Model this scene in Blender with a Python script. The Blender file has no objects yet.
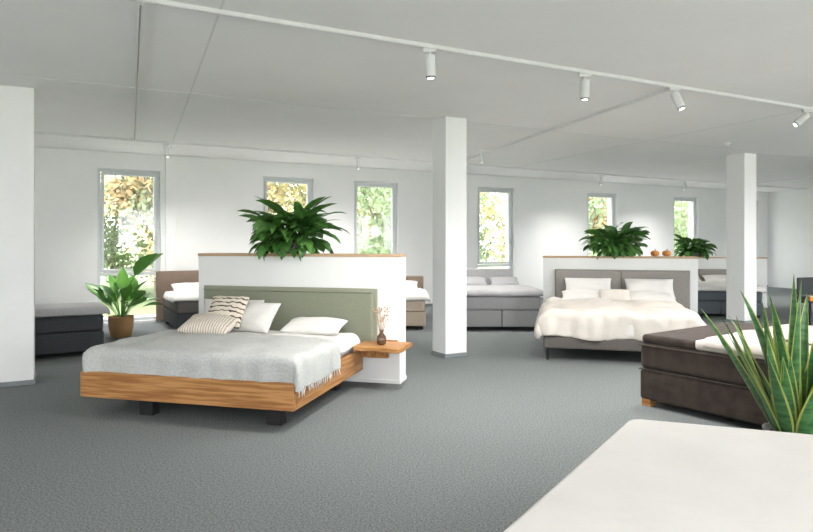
import bpy, bmesh, math, random
from mathutils import Vector, Matrix, noise
random.seed(7)
SC = bpy.context.scene
SC.view_settings.view_transform='Standard'
COL = SC.collection
H = 3.1

# ------------------------------------------------------------------ materials
def mat(name, c1, c2=None, rough=0.7, scale=20.0, stretch=(1,1,1), bump=0.0, bscale=None,
        spec=0.3, detail=4.0, metal=0.0, sheen=0.0, bdist=0.01, lo=.3, hi=.7):
    m = bpy.data.materials.new(name); m.use_nodes = True
    nt = m.node_tree; N = nt.nodes; L = nt.links
    b = N['Principled BSDF']
    b.inputs['Roughness'].default_value = rough
    b.inputs['Metallic'].default_value = metal
    b.inputs['Specular IOR Level'].default_value = spec
    if sheen: b.inputs['Sheen Weight'].default_value = sheen
    tc = N.new('ShaderNodeTexCoord'); mp = N.new('ShaderNodeMapping')
    mp.inputs['Scale'].default_value = stretch
    L.new(tc.outputs['Object'], mp.inputs['Vector'])
    if c2 is None: c2 = tuple(x*0.93 for x in c1)
    nz = N.new('ShaderNodeTexNoise'); nz.inputs['Scale'].default_value = scale
    nz.inputs['Detail'].default_value = detail
    L.new(mp.outputs['Vector'], nz.inputs['Vector'])
    cr = N.new('ShaderNodeValToRGB')
    cr.color_ramp.elements[0].position = lo; cr.color_ramp.elements[1].position = hi
    cr.color_ramp.elements[0].color = (*c1, 1); cr.color_ramp.elements[1].color = (*c2, 1)
    L.new(nz.outputs['Fac'], cr.inputs['Fac']); L.new(cr.outputs['Color'], b.inputs['Base Color'])
    if bump:
        n2 = N.new('ShaderNodeTexNoise'); n2.inputs['Scale'].default_value = bscale or scale
        n2.inputs['Detail'].default_value = 5
        L.new(mp.outputs['Vector'], n2.inputs['Vector'])
        bp = N.new('ShaderNodeBump'); bp.inputs['Strength'].default_value = bump
        bp.inputs['Distance'].default_value = bdist
        L.new(n2.outputs['Fac'], bp.inputs['Height']); L.new(bp.outputs['Normal'], b.inputs['Normal'])
    return m

def emat(name, c, s):
    m = bpy.data.materials.new(name); m.use_nodes = True
    b = m.node_tree.nodes['Principled BSDF']
    b.inputs['Emission Color'].default_value = (*c, 1); b.inputs['Emission Strength'].default_value = s
    return m

def stripemat(name, c1, c2, scale, axis='X', thr=0.6, dist=0.0):
    m = mat(name, c1, c2, rough=0.9)
    nt = m.node_tree; N = nt.nodes; L = nt.links
    w = N.new('ShaderNodeTexWave'); w.bands_direction = axis
    w.inputs['Scale'].default_value = scale; w.inputs['Distortion'].default_value = dist
    w.inputs['Detail'].default_value = 1
    w.inputs['Detail Scale'].default_value = 3
    tc = [n for n in N if n.type == 'TEX_COORD'][0]
    cr = [n for n in N if n.type == 'VALTORGB'][0]
    cr.color_ramp.elements[0].position = thr; cr.color_ramp.elements[1].position = thr+0.06
    L.new(tc.outputs['Object'], w.inputs['Vector']); L.new(w.outputs['Fac'], cr.inputs['Fac'])
    return m

M = {}
M['wall'] = mat('plaster_white', (.84,.845,.84), (.82,.825,.82), .9, 3, bump=.05, bscale=150)
M['ceil'] = mat('ceiling_white', (.875,.87,.855), (.855,.85,.835), .95, 2)
M['seam'] = mat('ceiling_seam', (.76,.76,.75), rough=.9)
M['carpet'] = mat('carpet_grey', (.105,.118,.119), (.225,.243,.243), .97, 80, bump=.25, bscale=160, spec=.05, detail=12, bdist=.004, lo=.34, hi=.64)
M['base'] = mat('baseboard_grey', (.22,.24,.25), rough=.6)
M['frame'] = mat('window_frame_white', (.66,.69,.70), rough=.4)
M['metalw'] = mat('lamp_white', (.76,.76,.76), rough=.4)
M['slot'] = mat('track_slot_grey', (.40,.40,.40), rough=.5)
M['steel'] = mat('steel', (.5,.5,.5), rough=.3, metal=1)
M['black'] = mat('black_metal', (.018,.018,.02), rough=.5)
M['oak'] = mat('oak_wood', (.29,.125,.04), (.47,.24,.088), .45, 3.5, stretch=(.7,9,14), bump=.2, bscale=14, detail=8, lo=.40, hi=.58)
M['oaky'] = mat('oak_wood_side', (.29,.125,.04), (.47,.24,.088), .45, 3.5, stretch=(9,.7,14), bump=.2, bscale=14, detail=8, lo=.40, hi=.58)
M['cap'] = mat('cap_wood', (.46,.31,.19), (.55,.39,.25), .5, 6, stretch=(.7,9,9))
M['sage'] = mat('sage_fabric', (.20,.215,.155), (.25,.265,.20), .95, 90, bump=.4, bscale=250, sheen=.1)
M['sagep'] = mat('sage_piping', (.27,.28,.21), (.31,.32,.25), .95, 90)
M['white'] = mat('linen_white', (.73,.715,.69), (.68,.665,.64), .95, 6, bump=.4, bscale=9, bdist=.02)
M['cream'] = mat('linen_cream', (.655,.61,.56), (.60,.56,.515), .95, 4, bump=.6, bscale=5, bdist=.04)
M['throw'] = mat('throw_grey', (.42,.43,.42), (.52,.53,.515), .97, 55, bump=.6, bscale=70, detail=6)
M['taupe'] = mat('taupe_fabric', (.27,.25,.23), (.32,.30,.28), .95, 80, bump=.3, bscale=220)
M['taupe_d'] = mat('taupe_dark', (.11,.10,.092), (.14,.128,.118), .95, 60, bump=.3, bscale=200)
M['lgrey'] = mat('lightgrey_fabric', (.33,.33,.335), (.41,.41,.415), .95, 60, bump=.3, bscale=200)
M['charc'] = mat('charcoal_fabric', (.04,.044,.048), (.065,.07,.075), .95, 60, bump=.3, bscale=200)
M['brown'] = mat('darkbrown_fabric', (.022,.015,.012), (.050,.035,.028), .92, 9, bump=.3, bscale=120, sheen=.08)
M['bluegr'] = mat('bluegrey_fabric', (.08,.095,.11), (.11,.125,.14), .95, 60)
M['beige'] = mat('beige_fabric', (.50,.41,.32), (.56,.47,.38), .95, 60)
M['mocha'] = mat('mocha_fabric', (.18,.13,.10), (.22,.17,.13), .95, 60)
M['topper'] = mat('topper_white', (.66,.64,.62), (.62,.60,.58), .95, 3, bump=.4, bscale=4, bdist=.03)
M['sand'] = mat('sand_topper', (.52,.47,.43), (.58,.53,.49), .95, 5, bump=.3, bscale=7, bdist=.02)
M['stripe'] = stripemat('striped_cushion', (.70,.63,.53), (.06,.045,.04), 6, 'Y', .80, 3.0)
M['stripe2'] = stripemat('wavy_cushion', (.66,.61,.54), (.36,.30,.24), 12, 'X', .72, 1.5)
M['leaf'] = mat('leaf_dark', (.035,.12,.024), (.10,.25,.05), .35, 5, spec=.5)
M['leaf2'] = mat('leaf_bright', (.06,.21,.03), (.16,.38,.06), .4, 4, spec=.5)
M['snake'] = mat('snake_leaf', (.02,.09,.028), (.08,.21,.065), .4, 30, stretch=(.3,.3,1.4), spec=.5)
M['snakeY'] = mat('snake_edge', (.32,.38,.08), (.40,.44,.13), .45, 10)
M['soil'] = mat('soil', (.03,.02,.015), (.06,.04,.03), .95, 40, bump=.5)
M['basket'] = stripemat('wicker', (.50,.30,.14), (.24,.13,.06), 22, 'Z', .5, 2.0)
M['pot'] = mat('pot_dark', (.12,.12,.12), rough=.5)
M['glassdk'] = mat('amber_vase', (.09,.05,.025), (.12,.07,.04), .12, 3, spec=.8)
M['straw'] = mat('dried_flower', (.55,.45,.32), (.38,.26,.18), .9, 60)
M['orange'] = mat('pumpkin', (.62,.22,.05), (.72,.32,.08), .5, 10)
M['stem'] = mat('plant_stem', (.10,.22,.05), rough=.5)
M['bark'] = mat('bark', (.30,.27,.24), (.17,.15,.13), .95, 12)
M['grass'] = mat('lawn', (.20,.27,.12), (.27,.31,.16), .95, 2)
M['bounce_paving'] = mat('bounce_paving', (.50,.49,.47), (.58,.57,.55), .9, 6)  # pale colour for the added slabs that bounce sky light indoors
M['autY'] = mat('foliage_yellow', (.60,.53,.26), (.54,.55,.31), .8, .8)
M['autO'] = mat('foliage_orange', (.62,.44,.24), (.60,.51,.29), .8, .8)
M['autG'] = mat('foliage_green', (.33,.44,.26), (.44,.51,.32), .8, .8)
M['glow'] = emat('lamp_glow', (1,.97,.92), 8)
# thin glass
g = bpy.data.materials.new('window_glass'); g.use_nodes = True
nt = g.node_tree; nt.nodes.remove(nt.nodes['Principled BSDF'])
o = nt.nodes['Material Output']; mx = nt.nodes.new('ShaderNodeMixShader'); tr = nt.nodes.new('ShaderNodeBsdfTransparent')
gl = nt.nodes.new('ShaderNodeBsdfGlossy'); gl.inputs['Roughness'].default_value = .03
mx.inputs[0].default_value = .05
nt.links.new(tr.outputs[0], mx.inputs[1]); nt.links.new(gl.outputs[0], mx.inputs[2]); nt.links.new(mx.outputs[0], o.inputs['Surface'])
M['glass'] = g

# ------------------------------------------------------------------ helpers
def root(name, x=0, y=0, z=0, rot=0):
    e = bpy.data.objects.new(name, None); COL.objects.link(e)
    e.location = (x,y,z); e.rotation_euler = (0,0,math.radians(rot)); e.empty_display_size = .1
    return e

def finish(bm, name, mats, parent=None, smooth=False, bevel=0, bseg=3, loc=None, rot=None, subs=0, solid=0, wn=False):
    me = bpy.data.meshes.new(name); bm.normal_update(); bm.to_mesh(me); bm.free()
    if not isinstance(mats, (list,tuple)): mats = [mats]
    for m in mats: me.materials.append(M[m] if isinstance(m,str) else m)
    ob = bpy.data.objects.new(name, me); COL.objects.link(ob)
    if parent: ob.parent = parent
    if loc is not None: ob.location = loc
    if rot is not None: ob.rotation_euler = rot
    if solid:
        s = ob.modifiers.new('solid','SOLIDIFY'); s.thickness = solid; s.offset = -1
    if bevel:
        b = ob.modifiers.new('bevel','BEVEL'); b.width = bevel; b.segments = bseg; b.limit_method='ANGLE'
        for p in me.polygons: p.use_smooth = True
        w = ob.modifiers.new('wn','WEIGHTED_NORMAL')
    if subs:
        s = ob.modifiers.new('sub','SUBSURF'); s.levels = subs; s.render_levels = subs
    if smooth:
        for p in me.polygons: p.use_smooth = True
    return ob

def bmbox(bm, x0,x1,y0,y1,z0,z1, mi=0):
    vs = [bm.verts.new((x,y,z)) for z in (z0,z1) for y in (y0,y1) for x in (x0,x1)]
    for f in ((0,2,3,1),(4,5,7,6),(0,1,5,4),(2,6,7,3),(0,4,6,2),(1,3,7,5)):
        fc = bm.faces.new([vs[i] for i in f]); fc.material_index = mi
    return vs

def box(parent, name, x0,x1,y0,y1,z0,z1, m, bevel=.004, bseg=2, rot=None, loc=None):
    bm = bmesh.new(); bmbox(bm, x0,x1,y0,y1,z0,z1)
    return finish(bm, name, m, parent, bevel=bevel, bseg=bseg, rot=rot, loc=loc)

def cyl(parent, name, r1, r2, z0, z1, m, loc=(0,0,0), rot=None, seg=24, bevel=0):
    bm = bmesh.new()
    bmesh.ops.create_cone(bm, cap_ends=True, segments=seg, radius1=r1, radius2=r2, depth=z1-z0,
                          matrix=Matrix.Translation((0,0,(z0+z1)/2)))
    ob = finish(bm, name, m, parent, loc=loc, rot=rot, bevel=bevel or .0015, bseg=2)
    return ob

def lathe(parent, name, prof, m, loc=(0,0,0), seg=36):
    bm = bmesh.new(); rings = []
    for r,z in prof:
        rings.append([bm.verts.new((r*math.cos(2*math.pi*i/seg), r*math.sin(2*math.pi*i/seg), z)) for i in range(seg)])
    for a,b in zip(rings, rings[1:]):
        for i in range(seg):
            bm.faces.new((a[i],a[(i+1)%seg],b[(i+1)%seg],b[i]))
    bm.faces.new(list(reversed(rings[0])))
    return finish(bm, name, m, parent, smooth=True, loc=loc)

def pillow(parent, name, loc, rot, w, d, h, m, n=18, seed=0):
    bm = bmesh.new()
    def P(i,j,s):
        x = -1+2*i/n; y = -1+2*j/n
        t = ((1-abs(x)**2.6)*(1-abs(y)**2.6)); t = max(t,0)**.55
        px = x*(1-.07*(1-y*y)) ; py = y*(1-.07*(1-x*x))
        nn = noise.noise(Vector((x*2+seed*3.1,y*2,s)))*.2*t
        return (px*w/2, py*d/2, s*(h/2)*(t+nn))
    top = [[bm.verts.new(P(i,j,1)) for j in range(n+1)] for i in range(n+1)]
    bot = [[(top[i][j] if i in (0,n) or j in (0,n) else bm.verts.new(P(i,j,-1))) for j in range(n+1)] for i in range(n+1)]
    for i in range(n):
        for j in range(n):
            bm.faces.new((top[i][j],top[i+1][j],top[i+1][j+1],top[i][j+1]))
            bm.faces.new((bot[i][j],bot[i][j+1],bot[i+1][j+1],bot[i+1][j]))
    return finish(bm, name, m, parent, smooth=True, loc=loc, rot=[math.radians(a) for a in rot], subs=1)

def cover(parent, name, x0,x1,y0,y1,z, dl,dr,df,dh, m, thick=.03, wr=.01, seed=0, res=.04, r=.05, flare=.08, fr=2.5, skew=0, hem=0):
    """cloth draped over a box top; dl/dr/df/dh = hanging length left/right/foot/head"""
    bm = bmesh.new()
    def mp(p, a, b):
        if p < a: o = a-p; s=-1; e=a
        elif p > b: o = p-b; s=1; e=b
        else: return p, 0.0
        if o < r*math.pi/2:
            return e+s*r*math.sin(o/r), r*(1-math.cos(o/r))
        q = o-r*math.pi/2
        return e+s*(r+flare*q), r+q
    nx = max(2,int((x1-x0+dl+dr)/res)); ny = max(2,int((y1-y0+df+dh)/res))
    G = []
    for i in range(nx+1):
        row = []
        p = x0-dl+(x1-x0+dl+dr)*i/nx
        for j in range(ny+1):
            q = y0-df+(y1-y0+df+dh)*j/ny
            X,dx = mp(p,x0,x1); Y,dy = mp(q,y0,y1)
            Y += skew*(i/nx-.5)*(j/ny)
            dd = max(dx,dy)
            if hem: dd *= 1+hem*noise.noise(Vector((p*2.2+seed,q*2.2,3.3)))
            a = noise.noise(Vector((p*fr+seed, q*fr, seed)))+.5*noise.noise(Vector((p*fr*2.3, q*fr*2.3+seed, 1)))
            k = min(1,dd/.08)
            Z = z-dd + wr*a*(1-k*.6)
            f1 = wr*1.8*noise.noise(Vector((q*7+seed, 2.2, dd*1.5)))*k
            f2 = wr*1.8*noise.noise(Vector((p*7+seed, 5.2, dd*1.5)))*k
            if dx>0: X += f1*(1 if p>x1 else -1)
            if dy>0: Y += f2*(1 if q>y1 else -1)
            row.append(bm.verts.new((X,Y,Z)))
        G.append(row)
    for i in range(nx):
        for j in range(ny):
            bm.faces.new((G[i][j],G[i+1][j],G[i+1][j+1],G[i][j+1]))
    edge = [[v.co.copy() for v in G[nx]],[G[i][ny].co.copy() for i in range(nx+1)]]
    ob = finish(bm, name, m, parent, smooth=True, subs=1)
    s = ob.modifiers.new('solid','SOLIDIFY'); s.thickness = thick; s.offset = 1
    ob.modifiers.move(1,0)
    return ob, edge

def blade(bm, base, az, L, W, el0, curl, stem=.3, n=9, fold=.2, power=.75, mi=0, edge=None, twist=0):
    pos = Vector(base); dh = Vector((math.cos(az),math.sin(az),0)); sd0 = Vector((-math.sin(az),math.cos(az),0))
    rows = []
    for i in range(n+1):
        t = i/n; el = el0-curl*t
        if t < stem: w = W*.04
        else:
            tt = (t-stem)/(1-stem) if stem<1 else 1
            w = W/2*max(math.sin(math.pi*min(1,tt**power)),0)**.8 if tt<1 else 0
            w = max(w, W*.03 if tt<1 else .0005)
        d = dh*math.cos(el)+Vector((0,0,1))*math.sin(el)
        up = sd0.cross(d)*-1
        if up.z < 0 and el < math.pi/2: up = -up
        tw = twist*t
        sd = sd0*math.cos(tw)+up*math.sin(tw)
        if edge is None:
            rows.append([bm.verts.new(pos+sd*w+up*fold*w), bm.verts.new(pos), bm.verts.new(pos-sd*w+up*fold*w)])
        else:
            rows.append([bm.verts.new(pos+sd*w+up*fold*w), bm.verts.new(pos+sd*w*.78+up*fold*w*.6), bm.verts.new(pos),
                         bm.verts.new(pos-sd*w*.78+up*fold*w*.6), bm.verts.new(pos-sd*w+up*fold*w)])
        pos = pos + d*(L/n)
    for a,b in zip(rows, rows[1:]):
        k = len(a)
        for c in range(k-1):
            f = bm.faces.new((a[c],a[c+1],b[c+1],b[c])); f.material_index = mi
            if edge is not None and c in (0,k-2): f.material_index = edge
            f.smooth = True

def rodmesh(bm, p0, p1, r, seg=6, mi=0):
    p0=Vector(p0); p1=Vector(p1); d=p1-p0
    q = d.to_track_quat('Z','Y').to_matrix().to_4x4()
    res = bmesh.ops.create_cone(bm, cap_ends=True, segments=seg, radius1=r, radius2=r*.8, depth=d.length,
                          matrix=Matrix.Translation((p0+p1)/2)@q)
    for v in res['verts']:
        for f in v.link_faces: f.material_index = mi

# ------------------------------------------------------------------ room shell
ANG = 29.0
D = Vector((math.cos(math.radians(ANG)), math.sin(math.radians(ANG)),0)); Nn = Vector((-D.y, D.x,0))
W0 = Vector((-5.46,11.4,0))
BL = W0+D*-6.0; BR = W0+D*19.8
C = Vector((.392,-.92,0))
RL = BL+C*16; RR = BR+C*16

def slab(name, z0, z1, m, ext=.3):
    cen = (BL+BR+RL+RR)/4
    bm = bmesh.new()
    pts = [p+(p-cen).normalized()*ext for p in (RL,RR,BR,BL)]
    lo = [bm.verts.new((p.x,p.y,z0)) for p in pts]; hi = [bm.verts.new((p.x,p.y,z1)) for p in pts]
    bm.faces.new(list(reversed(lo))); bm.faces.new(hi)
    for i in range(4): bm.faces.new((lo[i],lo[(i+1)%4],hi[(i+1)%4],hi[i]))
    return finish(bm, name, m)
slab('floor', -.2, 0, 'carpet')
slab('ceiling', H, H+.25, 'ceil')

wins = [(-3.6,-2.5),(-.04,1.02),(2.95,4.03),(4.95,6.03),(8.2,9.3),(11.77,12.87),(15.2,16.3),(18.2,19.3)]
ZB, ZT = .04, 2.80
TH = .35
def wall_with(name, origin, ang, length0, length1, openings, zb, zt):
    bm = bmesh.new(); x = length0
    for a,b in openings:
        bmbox(bm, x,a,0,TH,0,H); bmbox(bm, a,b,0,TH,zt,H)
        if zb>0: bmbox(bm, a,b,0,TH,0,zb)
        x = b
    bmbox(bm, x,length1,0,TH,0,H)
    ob = finish(bm, name, 'wall'); ob.location = origin; ob.rotation_euler = (0,0,math.radians(ang))
    return ob
wall_with('wall_back', W0, ANG, -6.3, 20.1, wins, ZB, ZT)
# rear facade (behind the camera, unseen): glazing made wide to let in sky light
rear = [(1+i*4.1, 1+i*4.1+3.5) for i in range(6)]
wr_ = wall_with('wall_rear', RL, ANG, -.3, 26.1, rear, .1, 2.9)
wr_.location = RL-Nn*TH
def wall_between(name, a, b, outward):
    d = (b-a); ang = math.atan2(d.y,d.x)
    bm = bmesh.new()
    if outward>0: bmbox(bm, -.3,d.length+.3,0,.25,0,H)
    else: bmbox(bm, -.3,d.length+.3,-.25,0,0,H)
    ob = finish(bm, name, 'wall'); ob.location = a; ob.rotation_euler=(0,0,ang)
wall_between('wall_left', RL, BL, 1)
wall_between('wall_right', RR, BR, -1)

wn_ = [0]
def window(origin, ang, a, b, zb, zt, ysill, transom=True, handle=True):
    wn_[0]+=1
    r = root('window_%d'%wn_[0], origin.x, origin.y, 0, ang)
    f=.055; y0=ysill; y1=ysill+.07
    bm = bmesh.new()
    bmbox(bm,a,a+f,y0,y1,zb,zt); bmbox(bm,b-f,b,y0,y1,zb,zt)
    bmbox(bm,a+f,b-f,y0,y1,zt-f,zt); bmbox(bm,a+f,b-f,y0,y1,zb,zb+f)
    if transom: bmbox(bm,a+f,b-f,y0,y1,.87,.93)
    finish(bm,'outer_frame','frame',r,bevel=.004)
    bm = bmesh.new(); i0=a+f+.006; i1=b-f-.006; s=.05; z0=.94 if transom else zb+f+.006; z1=zt-f-.006; y=y0-.015
    bmbox(bm,i0,i0+s,y,y1-.01,z0,z1); bmbox(bm,i1-s,i1,y,y1-.01,z0,z1); bmbox(bm,i0+s,i1-s,y,y1-.01,z1-s,z1); bmbox(bm,i0+s,i1-s,y,y1-.01,z0,z0+s)
    finish(bm,'sash','frame',r,bevel=.004)
    box(r,'glass_upper',i0+s,i1-s,y0+.03,y0+.036,z0+s,z1-s,'glass',0)
    if transom: box(r,'glass_lower',a+f,b-f,y0+.03,y0+.036,zb+f,.87,'glass',0)
    if handle:
        box(r,'handle_plate',i1-s+.012,i1-.012,y-.01,y,1.45,1.58,'steel',.002)
        box(r,'handle_lever',i1-s+.018,i1-.018,y-.045,y-.02,1.42,1.53,'steel',.004)
    return r
for a,b in wins: window(W0, ANG, a, b, ZB, ZT, .08)
for a,b in rear: window(RL-Nn*TH, ANG, a, b, .1, 2.9, .1, False, False)  # unseen rear windows, added as a source of sky light

def portal(origin, a, b, zb, zt, inward, off):
    l = bpy.data.lights.new('portal','AREA'); l.shape='RECTANGLE'; l.size=b-a; l.size_y=zt-zb
    l.cycles.is_portal = True
    ob = bpy.data.objects.new('window_portal', l); COL.objects.link(ob)
    p = origin + D*((a+b)/2) + off; p.z=(zb+zt)/2
    ob.location=p; ob.rotation_euler = inward.to_track_quat('-Z','Y').to_euler()
for a,b in wins: portal(W0,a,b,ZB,ZT,-Nn,Nn*.34)
for a,b in rear: portal(RL,a,b,.1,2.9,Nn,-Nn*.34)

# baseboards on back wall piers
bm = bmesh.new(); x=-6.0
for a,b in wins+[(19.8,19.8)]:
    if a-x>.02: bmbox(bm,x,a,-.012,0,0,.06)
    x=b
ob = finish(bm,'baseboard_back','base'); ob.location=W0; ob.rotation_euler=(0,0,math.radians(ANG))

def column(name, cx, cy, s, ang):
    r = root(name, cx, cy, 0, ang)
    box(r,'shaft',-s/2,s/2,-s/2,s/2,0,H,'wall',.006)
    box(r,'skirting',-s/2-.012,s/2+.012,-s/2-.012,s/2+.012,0,.05,'base',.003)
column('square_column', .565, 8.42, .325, ANG)
column('square_column', 6.20, 11.85, .36, ANG)
# left pier
r = root('wall_pier', -3.90, 6.70, 0, ANG)
box(r,'shaft',-1.6,0,0,.45,0,H,'wall',.006)
box(r,'skirting',-1.6,.012,-.012,.462,0,.05,'base',.003)
# pilaster beside window 1
r = root('wall_pilaster', W0.x, W0.y, 0, ANG)
box(r,'shaft',1.1,1.28,-.06,0,0,H,'wall',.004)

# ceiling seams
def strip(name, p, q, w, z0, z1, m):
    a=Vector((p[0],p[1],0)); b=Vector((q[0],q[1],0)); d=b-a
    bm=bmesh.new(); bmbox(bm,0,d.length,-w/2,w/2,z0,z1)
    ob=finish(bm,name,m); ob.location=a; ob.rotation_euler=(0,0,math.atan2(d.y,d.x)); return ob
strip('trim_1',(0.2,.9),(-4.1,11.1),.016,H-.002,H,'seam')
strip('trim_2',(-7.5,4.25),(9.5,13.15),.016,H-.002,H,'seam')
strip('trim_3',(6.2,4.6),(1.9,14.9),.016,H-.002,H,'seam')
# tracks
def track(p,q):
    a=Vector((p[0],p[1],0)); b=Vector((q[0],q[1],0)); d=b-a
    r=root('ceiling_light_track',a.x,a.y,H,math.degrees(math.atan2(d.y,d.x)))
    box(r,'rail_l',0,d.length,-.018,-.006,-.030,0,'metalw',0)
    box(r,'rail_r',0,d.length,.006,.018,-.030,0,'metalw',0)
    box(r,'slot',0,d.length,-.006,.006,-.022,0,'slot',0)
    box(r,'end_cap_1',-.02,0,-.019,.019,-.031,0,'metalw',0)
    box(r,'end_cap_2',d.length,d.length+.02,-.019,.019,-.031,0,'metalw',0)
track((-3.6,3.22),(8.6,9.65)); track((-6.9,8.55),(12.2,19.55)); track((-1.77,4.26),(-4.25,10.0))
track((2.75,6.62),(1.0,13.0)); track((9.3,17.8),(11.6,12.4)); track((-2.0,-2.0),(12.0,5.5))  # last track is unseen, added to carry extra spots

def lamp(x,y,aim=(0,0,-1),e=70,ln=.17,rr=.043):
    r = root('track_spotlight', x, y, H)
    box(r,'adapter',-.055,.055,-.022,.022,-.06,-.028,'metalw',.003)
    cyl(r,'stem',.009,.009,-.11,-.055,'metalw')
    a = Vector(aim).normalized(); q = (-a).to_track_quat('Z','Y').to_euler()
    cyl(r,'lamp_body',rr,rr,-ln,0,'metalw',loc=(0,0,-.085),rot=q,bevel=.004)
    cyl(r,'baffle',rr*.93,rr*.93,-ln-.012,-ln+.002,'base',loc=(0,0,-.085),rot=q)
    cyl(r,'bulb_face',rr*.6,rr*.6,-ln-.016,-ln-.010,'glow',loc=(0,0,-.085),rot=q)
    l = bpy.data.lights.new('bulb','SPOT'); l.energy=e; l.spot_size=math.radians(145 if a.z<-.95 else 100); l.spot_blend=1
    l.shadow_soft_size=.08; l.color=(1,.97,.935)
    ob=bpy.data.objects.new('bulb',l); COL.objects.link(ob); ob.parent=r
    ob.location=Vector((0,0,-.085))+a*(ln+.03); ob.rotation_euler=a.to_track_quat('-Z','Y').to_euler()
E=300
lamp(.19,5.23,(.05,.05,-1),E); lamp(1.68,6.02,(0,.05,-1),E)
lamp(2.75,6.57,(.3,-.25,-.9),E); lamp(4.79,7.65,(-.75,.1,-.7),E)
lamp(-3.86,10.28,(.1,.1,-1),E,.15,.035); lamp(-.9,12.0,(0,.1,-1),E,.15,.035)
lamp(1.28,11.0,(.1,.1,-1),E,.15,.035); lamp(4.62,15.17,(0,.1,-1),E,.16,.04)
lamp(7.26,16.7,(0,.1,-1),E,.16,.04); lamp(10.3,15.6,(.1,.1,-1),E,.16,.04)
lamp(7.0,8.8,(-.1,.3,-1),E)  # out-of-view spot added on the track extension for more light
lamp(0.5,-.65,(0,.3,-1),200); lamp(4.0,1.2,(0,.3,-1),200); lamp(8,3.35,(0,.3,-1),E)  # unseen spots near the camera, added to boost the interior light

r = root('smoke_detector', 5.2, 10.4, H); cyl(r,'dome',.05,.06,-.04,0,'metalw',bevel=.008); cyl(r,'sensor',.02,.03,-.055,-.04,'metalw')

# unseen glowing globes, added out of view to brighten ceiling and room
def fill_globe(x,y,e):
    r = root('fill_light_globe', x, y, H)
    cyl(r,'canopy',.06,.06,-.03,0,'metalw'); cyl(r,'cord',.004,.004,-1.0,-.02,'black')
    bm=bmesh.new(); bmesh.ops.create_uvsphere(bm,u_segments=24,v_segments=14,radius=.15,matrix=Matrix.Translation((0,0,-1.15)))
    finish(bm,'fill_globe_shell','glow',r,smooth=True)
    l = bpy.data.lights.new('fill_light','POINT'); l.energy=e; l.shadow_soft_size=.17; l.color=(1,.975,.945)
    ob=bpy.data.objects.new('fill_light',l); COL.objects.link(ob); ob.parent=r; ob.location=(0,0,-1.15)
for px,py,pe in ((-3.2,-2.6,460),(0.4,-1.9,460),(4.2,-.4,460),(8.2,1.6,560),(12.2,5.2,650),(-5.2,1.6,400),(9.6,8.6,460),(-7.3,6.6,260)): fill_globe(px,py,pe)

# ------------------------------------------------------------------ group 1 : partition + oak bed
RA=-14.5
def partition(name,x,y,rot,w,h,t):
    r = root(name,x,y,0,rot)
    box(r,'panel',0,w,0,t,0,h-.03,'wall',.004)
    box(r,'cap_board',-.006,w+.006,-.006,t+.006,h-.03,h,'cap',.003)
    box(r,'skirting',-.008,w+.008,-.008,t+.008,0,.04,'wall',.002)
    return r
ex=Vector((math.cos(math.radians(RA)),math.sin(math.radians(RA)),0)); ey=Vector((-ex.y,ex.x,0))
O1=Vector((-.07,6.71,0)); L1=O1-ex*2.38
partition('partition_wall', L1.x, L1.y, RA, 2.38, 1.36, .25)

r = root('oak_platform_bed', O1.x, O1.y, 0, RA)
X0,X1,Y0,Y1 = -2.37,-.37,-1.83,-.11
box(r,'foot_rail',X0,X1,Y0,Y0+.05,.155,.375,'oak',.008)
box(r,'side_rail_r',X1-.05,X1,Y0+.05,Y1,.155,.375,'oaky',.008)
box(r,'side_rail_l',X0,X0+.05,Y0+.05,Y1,.155,.375,'oaky',.008)
box(r,'head_rail',X0+.05,X1-.05,Y1-.05,Y1,.155,.375,'oak',.006)
box(r,'slat_base',X0+.05,X1-.05,Y0+.05,Y1-.05,.27,.30,'oaky',0)
box(r,'support_beam',X0+.3,X1-.3,Y0+.25,Y0+.35,.17,.27,'black',.004)
for i,(lx,ly) in enumerate([(-.60,-1.66),(-1.80,-1.66),(-.60,-.4),(-1.80,-.4)]):
    box(r,'leg_%d'%(i+1),lx-.065,lx+.065,ly-.05,ly+.05,0,.27,'black',.004)
box(r,'mattress',X0+.07,X1-.07,Y0+.07,Y1-.02,.30,.50,'white',.05,4)
cover(r,'duvet',X0+.08,X1-.08,Y1-1.15,Y1-.10,.525,.1,.13,0,0,'white',.03,.018,seed=3)
_,ed=cover(r,'throw_blanket',X0+.075,X1-.05,Y0+.095,Y1-.60,.570,.24,.30,.25,.0,'throw',.012,.026,seed=9,flare=.04,r=.06,skew=-.32,fr=4)
# fringe
bm=bmesh.new()
def fringe(pts, d, n):
    for a,b in zip(pts,pts[1:]):
        k=max(1,int((b-a).length/.022))
        for i in range(k):
            p=a.lerp(b,i/k)+Vector((0,0,.006))
            q=p+Vector(d)+Vector((random.uniform(-.01,.01),random.uniform(-.01,.01),0))
            rodmesh(bm,p,q,.004,5)
fringe([p+Vector((.008,0,0)) for p in ed[0][5:]],(.004,0,-.05),60)
fringe(ed[1][6:-6],(0,.05,-.004),60)
finish(bm,'blanket_fringe','white',r,smooth=True)
# headboard
hx0,hx1=-2.26,-.24
box(r,'headboard_back',hx0,hx1,-.045,-.005,.36,.985,'sage',.012)
box(r,'headboard_flange',hx0-.012,hx1+.012,-.065,-.045,.35,1.0,'sagep',.008)
box(r,'headboard_cushion',hx0+.022,hx1-.022,-.12,-.06,.37,.968,'sage',.03,4)
box(r,'headboard_piping',hx0+.02,hx1-.02,-.128,-.115,.962,.976,'sagep',.005)
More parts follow.
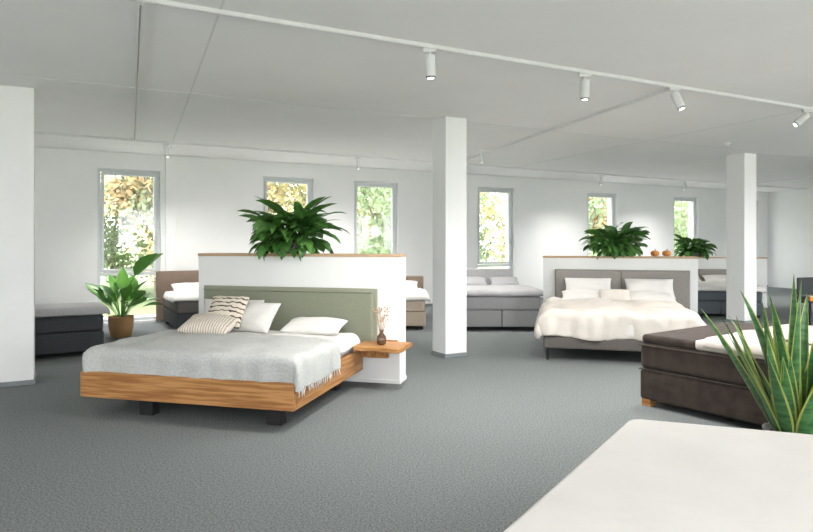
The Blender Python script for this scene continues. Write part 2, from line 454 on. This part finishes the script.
# pillows
pillow(r,'pillow_back_l',(-1.83,-.24,.69),(64,0,4),.74,.40,.17,'white',seed=1)
pillow(r,'pillow_flat_r',(-.82,-.34,.625),(14,0,2),.66,.36,.15,'white',seed=2)
pillow(r,'pillow_flat_l',(-1.53,-.36,.70),(48,0,-8),.62,.40,.17,'white',seed=5)
pillow(r,'cushion_striped',(-1.76,-.46,.76),(56,0,-3),.46,.40,.15,'stripe',seed=3)
pillow(r,'cushion_wavy',(-1.80,-.72,.65),(16,4,8),.54,.40,.18,'stripe2',seed=4)

# bedside shelf with vase (hung on the rail)
r = root('oak_bedside_shelf', O1.x, O1.y, 0, RA)
bm=bmesh.new(); pts=[(-.36,-.06),(-.36,-.46)]
for i in range(9):
    t=i/8; pts.append((-.34+.46*t, -.48+.035*math.sin(t*5)+.02*t))
pts += [(.145,-.40),(.135,-.22),(.15,-.06)]
lo=[bm.verts.new((x,y,.405)) for x,y in pts]; hi=[bm.verts.new((x,y,.455)) for x,y in pts]
bm.faces.new(lo[::-1]) ; bm.faces.new(hi)
for i in range(len(pts)): bm.faces.new((lo[i],lo[(i+1)%len(pts)],hi[(i+1)%len(pts)],hi[i]))
bmesh.ops.recalc_face_normals(bm,faces=bm.faces)
finish(bm,'live_edge_top','oak',r,bevel=.01)
box(r,'bracket',-.365,-.07,-.2,-.15,.30,.40,'oaky',.004)
box(r,'wall_cleat',-.32,-.02,-.02,.0,.33,.46,'oaky',.003)
box(r,'bracket_plate',-.32,-.02,-.16,-.02,.385,.404,'oaky',.003)
v = root('dried_flower_vase', *(O1+ex*-.11+ey*-.30).to_tuple()); v.location.z=.455
lathe(v,'vase',[(.028,0),(.045,.01),(.05,.05),(.044,.085),(.02,.115),(.018,.14),(.024,.15),(.02,.15),(.014,.14),(.014,.05)],'glassdk')
bm=bmesh.new()
for i in range(16):
    a=random.uniform(0,6.28); s=random.uniform(.01,.075); h=random.uniform(.24,.38)
    p=(s*math.cos(a),s*math.sin(a),h); rodmesh(bm,(0,0,.06),p,.002,5)
    for k in range(5):
        q=(p[0]+random.uniform(-.014,.014),p[1]+random.uniform(-.014,.014),p[2]+random.uniform(-.03,.02))
        bmesh.ops.create_icosphere(bm,subdivisions=1,radius=random.uniform(.006,.011),matrix=Matrix.Translation(q))
finish(bm,'dried_stems','straw',v,smooth=True)

# partition plants
def bushy(name,x,y,z,rad,hgt,n,seed):
    random.seed(seed)
    r=root(name,x,y,z)
    lathe(r,'planter',[(.10,0),(.14,.02),(.16,.13),(.165,.14),(.15,.14),(.14,.11),(.0,.11)],'pot')
    bm=bmesh.new()
    for i in range(n):
        az=random.uniform(0,2*math.pi); u=random.random()
        el=math.radians(5+80*u**.8); L=(rad*1.03*(1-u)+hgt*1.10*u)*random.uniform(.6,1.0)
        b=(random.uniform(-.17,.17),random.uniform(-.07,.07),.06+random.uniform(0,.08))
        blade(bm,b,az,L,random.uniform(.09,.135)*(rad/.40),el,math.radians(random.uniform(60,130)),stem=.42,n=9,fold=.22,power=.85,twist=random.uniform(-.9,.9))
    finish(bm,'foliage','leaf',r)
    return r
p=L1+ex*1.10+ey*.12; bushy('potted_peace_lily',p.x,p.y,1.36,.35,.70,300,11)

# ------------------------------------------------------------------ group 2
O2=Vector((2.2,10.3,0))
partition('partition_wall',O2.x,O2.y,RA,2.30,1.26,.25)
p=O2+ex*1.12+ey*.12; bushy('potted_peace_lily',p.x,p.y,1.26,.35,.62,230,12)
for k,xx in enumerate((1.70,1.87)):
    p=O2+ex*xx+ey*.1; r=root('decorative_pumpkin',p.x,p.y,1.26)
    bm=bmesh.new(); seg=40; rings=[]
    for j in range(1,12):
        ph=math.pi*j/12; ring=[]
        for i in range(seg):
            th=2*math.pi*i/seg; rr=.062*math.sin(ph)**.8*(1+.07*abs(math.sin(th*5)))
            ring.append(bm.verts.new((rr*math.cos(th),rr*math.sin(th),.048-.048*math.cos(ph)*.95)))
        rings.append(ring)
    for a,b in zip(rings,rings[1:]):
        for i in range(seg): bm.faces.new((a[i],a[(i+1)%seg],b[(i+1)%seg],b[i]))
    bm.faces.new(rings[0][::-1]); bm.faces.new(rings[-1])
    finish(bm,'fruit','orange',r,smooth=True)
    bm=bmesh.new(); rodmesh(bm,(0,0,.085),(.01,0,.115),.007); finish(bm,'stalk','stem',r)

r = root('upholstered_double_bed',O2.x,O2.y,0,RA)
x0,x1,y0,y1=.10,1.94,-2.28,-.12
box(r,'bed_base',x0,x1,y0,y1,.15,.30,'taupe_d',.02)
for i,(a,b) in enumerate([(x0+.05,y0+.05),(x1-.05,y0+.05),(x0+.05,y1-.06),(x1-.05,y1-.06)]):
    cyl(r,'leg_%d'%(i+1),.016,.022,0,.16,'black',loc=(a,b,0))
box(r,'mattress',x0+.02,x1-.02,y0+.02,y1,.30,.56,'white',.05,4)
cover(r,'duvet',x0+.05,x1-.08,y0+.10,y1-.42,.60,.36,.28,.34,0,'cream',.03,.05,seed=21,flare=.10,r=.08,fr=3.0,hem=.30)
hx0,hx1=.2,2.17
for i in range(2):
    a=hx0+i*(hx1-hx0)/2
    box(r,'headboard_panel_%d'%(i+1),a+.001,a+(hx1-hx0)/2-.001,-.12,-.04,.3,1.03,'taupe',.015,4)
box(r,'headboard_back',hx0-.015,hx1+.015,-.05,-.005,.2,1.05,'taupe',.01)
for i,(px,zz) in enumerate([(.66,.66),(1.55,.66)]):
    pillow(r,'pillow_flat_%d'%(i+1),(px,-.45,zz),(16,0,0),.78,.42,.17,'white',seed=30+i)
    pillow(r,'pillow_lean_%d'%(i+1),(px+.03,-.28,zz+.12),(52,0,2),.74,.38,.16,'white',seed=40+i)
pillow(r,'cushion_small',(1.06,-.60,.69),(38,0,4),.46,.28,.12,'cream',seed=50)

# generic box-spring bed; local x 0..W, y 0..L, head at y=L
def boxspring(name,x,y,rot,W,L,mb,mm,mt,zt=.58,hb=.95,mh=None,cov=None,legs='black',headx=None,pil=True,base0=.06,headon=True):
    r=root(name,x,y,0,rot)
    h1=base0+(zt-base0)*.48; h2=zt-.07
    for i,(a,b) in enumerate([(.08,.08),(W-.08,.08),(.08,L-.08),(W-.08,L-.08)]):
        box(r,'leg_%d'%(i+1),a-.04,a+.04,b-.04,b+.04,0,base0+.02,legs,.004)
    box(r,'base_l',0,W/2-.003,0,L,base0,h1,mb,.02,3)
    box(r,'base_r',W/2+.003,W,0,L,base0,h1,mb,.02,3)
    box(r,'mattress',.005,W-.005,.005,L,h1+.003,h2,mm,.035,4)
    box(r,'mattress_piping',-.001,W+.001,-.001,L,h2-.035,h2-.025,mm,.004)
    box(r,'topper',.015,W-.015,.015,L,h2,zt,mt,.03,4)
    if cov: cover(r,'blanket',.0,W,.05,L*.65,zt+.005,.12,.12,.1,0,cov,.03,.02,seed=len(name)+x,r=.05)
    if headon:
        a,b=headx or (-.02,W+.02)
        box(r,'headboard',a,b,L+.01,L+.10,.05,hb,mh or mb,.025,4)
        box(r,'headboard_seam',(a+b)/2-.004,(a+b)/2+.004,L+.004,L+.02,.1,hb-.02,mb,.002)
    if pil:
        for i in range(2 if W>1.2 else 1):
            pillow(r,'pillow_%d'%(i+1),(W*(.27 if i==0 else .73) if W>1.2 else W/2,L-.3,zt+.07),(18,0,0),min(.7,W*.44),.42,.14,'white' if mt!='lgrey' or W>1.5 else 'lgrey',seed=i+x)
    return r
# centre far light-grey bed
boxspring('grey_boxspring_bed',.93,10.7,0,1.33,2.05,'lgrey','lgrey','lgrey',.64,.95,'lgrey',cov='lgrey',headx=(.12,1.2))
# behind second column
O3=Vector((5.9,15.0,0))
partition('partition_wall',O3.x,O3.y,RA,2.3,1.13,.25)
p=O3+ex*.80+ey*.12; bushy('potted_peace_lily',p.x,p.y,1.13,.44,.52,150,14)
b0=O3+ex*.12-ey*2.3
boxspring('bluegrey_boxspring_bed',b0.x,b0.y,RA,1.5,2.17,'bluegr','bluegr','white',.58,.86,'taupe',cov='white')
# left dark bed
fr=Vector((-3.98,8.42,0)); b0=fr-D*1.8
boxspring('charcoal_boxspring_bed',b0.x,b0.y,ANG,1.8,1.25,'charc','charc','lgrey',.60,.9,'charc',headx=(0,.95),pil=False,cov='lgrey')
# bed by left wall
b0=Vector((-3.74,10.42,0))
boxspring('mocha_boxspring_bed',b0.x,b0.y,ANG,1.6,1.42,'charc','taupe_d','white',.58,.95,'mocha',cov='white',headx=(-.12,1.62))
# beige bed glimpsed beside the column
boxspring('beige_boxspring_bed',-1.2,10.8,0,1.52,2.0,'beige','beige','white',.56,.8,'mocha',cov='white')

# ------------------------------------------------------------------ dark brown bed at right
e1=Vector((.58,-.8146,0)); ea=math.degrees(math.atan2(e1.y,e1.x))
r=root('darkbrown_boxspring_bed',2.13,5.86,0,ea)
W,L=2.15,1.6
for i,(a,b) in enumerate([(.06,.06),(W-.06,.06),(.06,L-.06),(W-.06,L-.06)]):
    box(r,'leg_%d'%(i+1),a-.045,a+.045,b-.045,b+.045,0,.07,'oak',.004)
box(r,'base',0,W,0,L,.06,.33,'brown',.03,4)
box(r,'mattress',0,W,0,L,.334,.575,'brown',.05,5)
box(r,'mattress_seam',-.004,W,-.004,L,.33,.338,'brown',.003)
box(r,'piping',-.006,W,-.006,L,.548,.556,'brown',.004)
box(r,'dark_topper',.01,.55,.01,L-.01,.57,.65,'brown',.035,5)
box(r,'topper',.5,W-.01,.015,L-.015,.57,.655,'sand',.04,5)
cover(r,'folded_blanket',.62,W-.05,.06,L-.02,.665,.02,0,.09,0,'sand',.03,.014,seed=61)
cover(r,'sheet',.95,W-.05,.30,L-.05,.705,.02,0,.02,0,'white',.02,.014,seed=66)

# ------------------------------------------------------------------ white bed in the foreground
r=root('white_daybed',1.205,3.45,0,0)
u1=Vector((math.cos(math.radians(-20)),math.sin(math.radians(-20)),0))
u2=Vector((-.555,-.832,0))
def quadslab(name,z0,z1,m,inset=0,bev=.03):
    bm=bmesh.new(); Wd,Ln=1.75,2.1
    def pt(s,t): return u1*(inset+s*(Wd-2*inset))+u2*(inset+t*(Ln-2*inset))
    c=[pt(0,0),pt(1,0),pt(1,1),pt(0,1)]
    lo=[bm.verts.new((p.x,p.y,z0)) for p in c]; hi=[bm.verts.new((p.x,p.y,z1)) for p in c]
    bm.faces.new(lo); bm.faces.new(hi[::-1])
    for i in range(4): bm.faces.new((lo[i],hi[i],hi[(i+1)%4],lo[(i+1)%4]))
    bmesh.ops.recalc_face_normals(bm,faces=bm.faces)
    ve=[e for e in bm.edges if abs(e.verts[0].co.z-e.verts[1].co.z)>.01]
    bmesh.ops.bevel(bm,geom=ve,offset=.06,segments=6,affect='EDGES',profile=.5)
    finish(bm,name,m,r,bevel=bev,bseg=5)
quadslab('base_box',.08,.30,'lgrey',.02,.01)
quadslab('mattress',.302,.48,'topper',.0,.03)
quadslab('topper',.482,.55,'topper',.0,.025)
for i,(s,t) in enumerate([(.12,.12),(1.6,.12),(1.6,1.95),(.12,1.95)]):
    p=u1*s+u2*t; cyl(r,'leg_%d'%(i+1),.025,.03,0,.085,'black',loc=(p.x,p.y,0))

# ------------------------------------------------------------------ plants
random.seed(5)
r=root('potted_snake_plant',2.42,4.0,0)
lathe(r,'pot',[(.12,0),(.14,.01),(.17,.30),(.175,.32),(.16,.32),(.15,.28),(0,.28)],'pot')
bm=bmesh.new()
for i in range(36):
    az=random.uniform(0,2*math.pi); k=random.random()
    if i<8: az=math.pi+random.uniform(-.6,.6)
    el=math.radians(89-28*k); L=random.uniform(.6,1.04)*(1.0-.12*k)
    rr=.10*k
    blade(bm,(rr*math.cos(az),rr*math.sin(az),.27),az,L,random.uniform(.075,.105),el,math.radians(random.uniform(-12,22)),stem=0,n=12,fold=.35,power=.55,edge=1,twist=random.uniform(-1.2,1.2))
finish(bm,'leaves',['snake','snakeY'],r)
cyl(r,'soil',.15,.15,.26,.285,'soil')

random.seed(8)
r=root('potted_strelitzia',-4.46,10.0,0)
lathe(r,'wicker_basket',[(.12,0),(.15,.01),(.18,.15),(.185,.30),(.19,.33),(.17,.33),(.165,.28),(0,.28)],'basket')
cyl(r,'soil',.16,.16,.26,.29,'soil')
bm=bmesh.new()
for i in range(34):
    az=random.uniform(0,2*math.pi); k=random.random()
    blade(bm,(.04*math.cos(az),.04*math.sin(az),.28),az,random.uniform(.5,.90)*(1.05-.25*k),random.uniform(.15,.22),math.radians(88-44*k),math.radians(random.uniform(20,80)),stem=.55,n=12,fold=.25,twist=random.uniform(-.8,.8))
for a in (0.3,0.9,-.2):
    blade(bm,(0,0,.28),a,1.25,.24,math.radians(84),math.radians(55),stem=.6,n=12,fold=.25,twist=-.6)
finish(bm,'leaves','leaf2',r)

# ------------------------------------------------------------------ small table and chair at far right
r=root('round_side_table',7.0,11.1,0)
cyl(r,'top',.26,.26,.44,.465,'black',bevel=.006); cyl(r,'post',.02,.02,.02,.44,'black'); cyl(r,'foot',.17,.17,0,.02,'black',bevel=.004)
r=root('gift_box',7.02,11.08,.465)
box(r,'body',-.06,.06,-.05,.05,0,.07,'orange',.004); box(r,'lid',-.065,.065,-.055,.055,.06,.085,'straw',.004)
r=root('dark_chair',7.55,11.75,0,20)
for i,(a,b) in enumerate([(-.2,-.2),(.2,-.2),(-.2,.2),(.2,.2)]):
    cyl(r,'leg_%d'%(i+1),.014,.018,0,.43,'black',loc=(a,b,0))
box(r,'seat',-.24,.24,-.24,.24,.42,.48,'charc',.02,3); box(r,'backrest',-.23,.23,.20,.25,.5,.82,'charc',.02,3)
for i,a in enumerate((-.2,.2)): box(r,'post_%d'%(i+1),a-.012,a+.012,.21,.235,.46,.6,'black',.003)

# ------------------------------------------------------------------ outdoors
bm=bmesh.new(); bmbox(bm,-90,110,-90,130,-.6,-.38); finish(bm,'lawn','grass')
for nm,o_,dd in (('light_bounce_slab',W0-D*8,Nn*.4),('light_bounce_slab',RL-D*2,-Nn*8.4)):  # pale slabs added outside both facades to bounce light onto the ceiling
    bm=bmesh.new(); bmbox(bm,0,32,0,(3.5 if dd.y>0 and dd.length<1 else 8),-.38,-.28); ob=finish(bm,nm,'bounce_paving'); ob.location=o_+dd; ob.rotation_euler=(0,0,math.radians(ANG))
def treemesh(name,leafm,seed,hgt):
    random.seed(seed); bm=bmesh.new()
    rodmesh(bm,(0,0,0),(0,0,hgt*.55),.13,8,0)
    cl=[]
    for i in range(16):
        a=random.uniform(0,6.28); rr=random.uniform(.2,1.7); z=random.uniform(.22,1)*hgt
        c=Vector((rr*math.cos(a),rr*math.sin(a),z)); cl.append(c)
        rodmesh(bm,(0,0,max(.3,z*.5)),c,.035,5,0)
    for c in cl:
        for k in range(190):
            d=Vector((random.gauss(0,1),random.gauss(0,1),random.gauss(0,1))).normalized()*random.uniform(.15,1)*1.0
            q=c+d; s=random.uniform(.07,.15)
            if q.z<.1: continue
            t1=Vector((random.uniform(-1,1),random.uniform(-1,1),random.uniform(-1,1))).normalized(); t2=t1.orthogonal().normalized()
            vs=[bm.verts.new(q+t1*s),bm.verts.new(q+t2*s*.6),bm.verts.new(q-t1*s),bm.verts.new(q-t2*s*.6)]
            f=bm.faces.new(vs); f.material_index=1
    me=bpy.data.meshes.new(name); bm.to_mesh(me); bm.free()
    me.materials.append(M['bark']); me.materials.append(M[leafm]); return me
tm=[treemesh('tree_yellow','autY',1,5.5),treemesh('tree_green','autG',2,5.0),treemesh('tree_orange','autO',3,6.0),]
random.seed(31)
for i in range(36):
    t=-9+i*1.1+random.uniform(-.4,.4); d=random.uniform(7,16)
    p=W0+D*t+Nn*d
    ob=bpy.data.objects.new('autumn_tree',tm[(0,1,2,1)[i%4]]); COL.objects.link(ob)
    s=random.uniform(.8,1.2)
    ob.location=(p.x,p.y,-.38); ob.rotation_euler=(0,0,random.uniform(0,6)); ob.scale=(s,s,s)

w=bpy.data.worlds.new('World'); SC.world=w; w.use_nodes=True
bg=w.node_tree.nodes['Background']; bg.inputs['Color'].default_value=(.94,.97,1,1); bg.inputs['Strength'].default_value=7.0

# ------------------------------------------------------------------ camera
cd=bpy.data.cameras.new('camera'); cam=bpy.data.objects.new('camera',cd); COL.objects.link(cam)
cam.location=(0,0,1.5); cam.rotation_euler=(math.radians(90),0,0)
cd.sensor_width=36; cd.lens=36*640/813; cd.shift_y=-25/813; cd.clip_end=300
SC.camera=cam
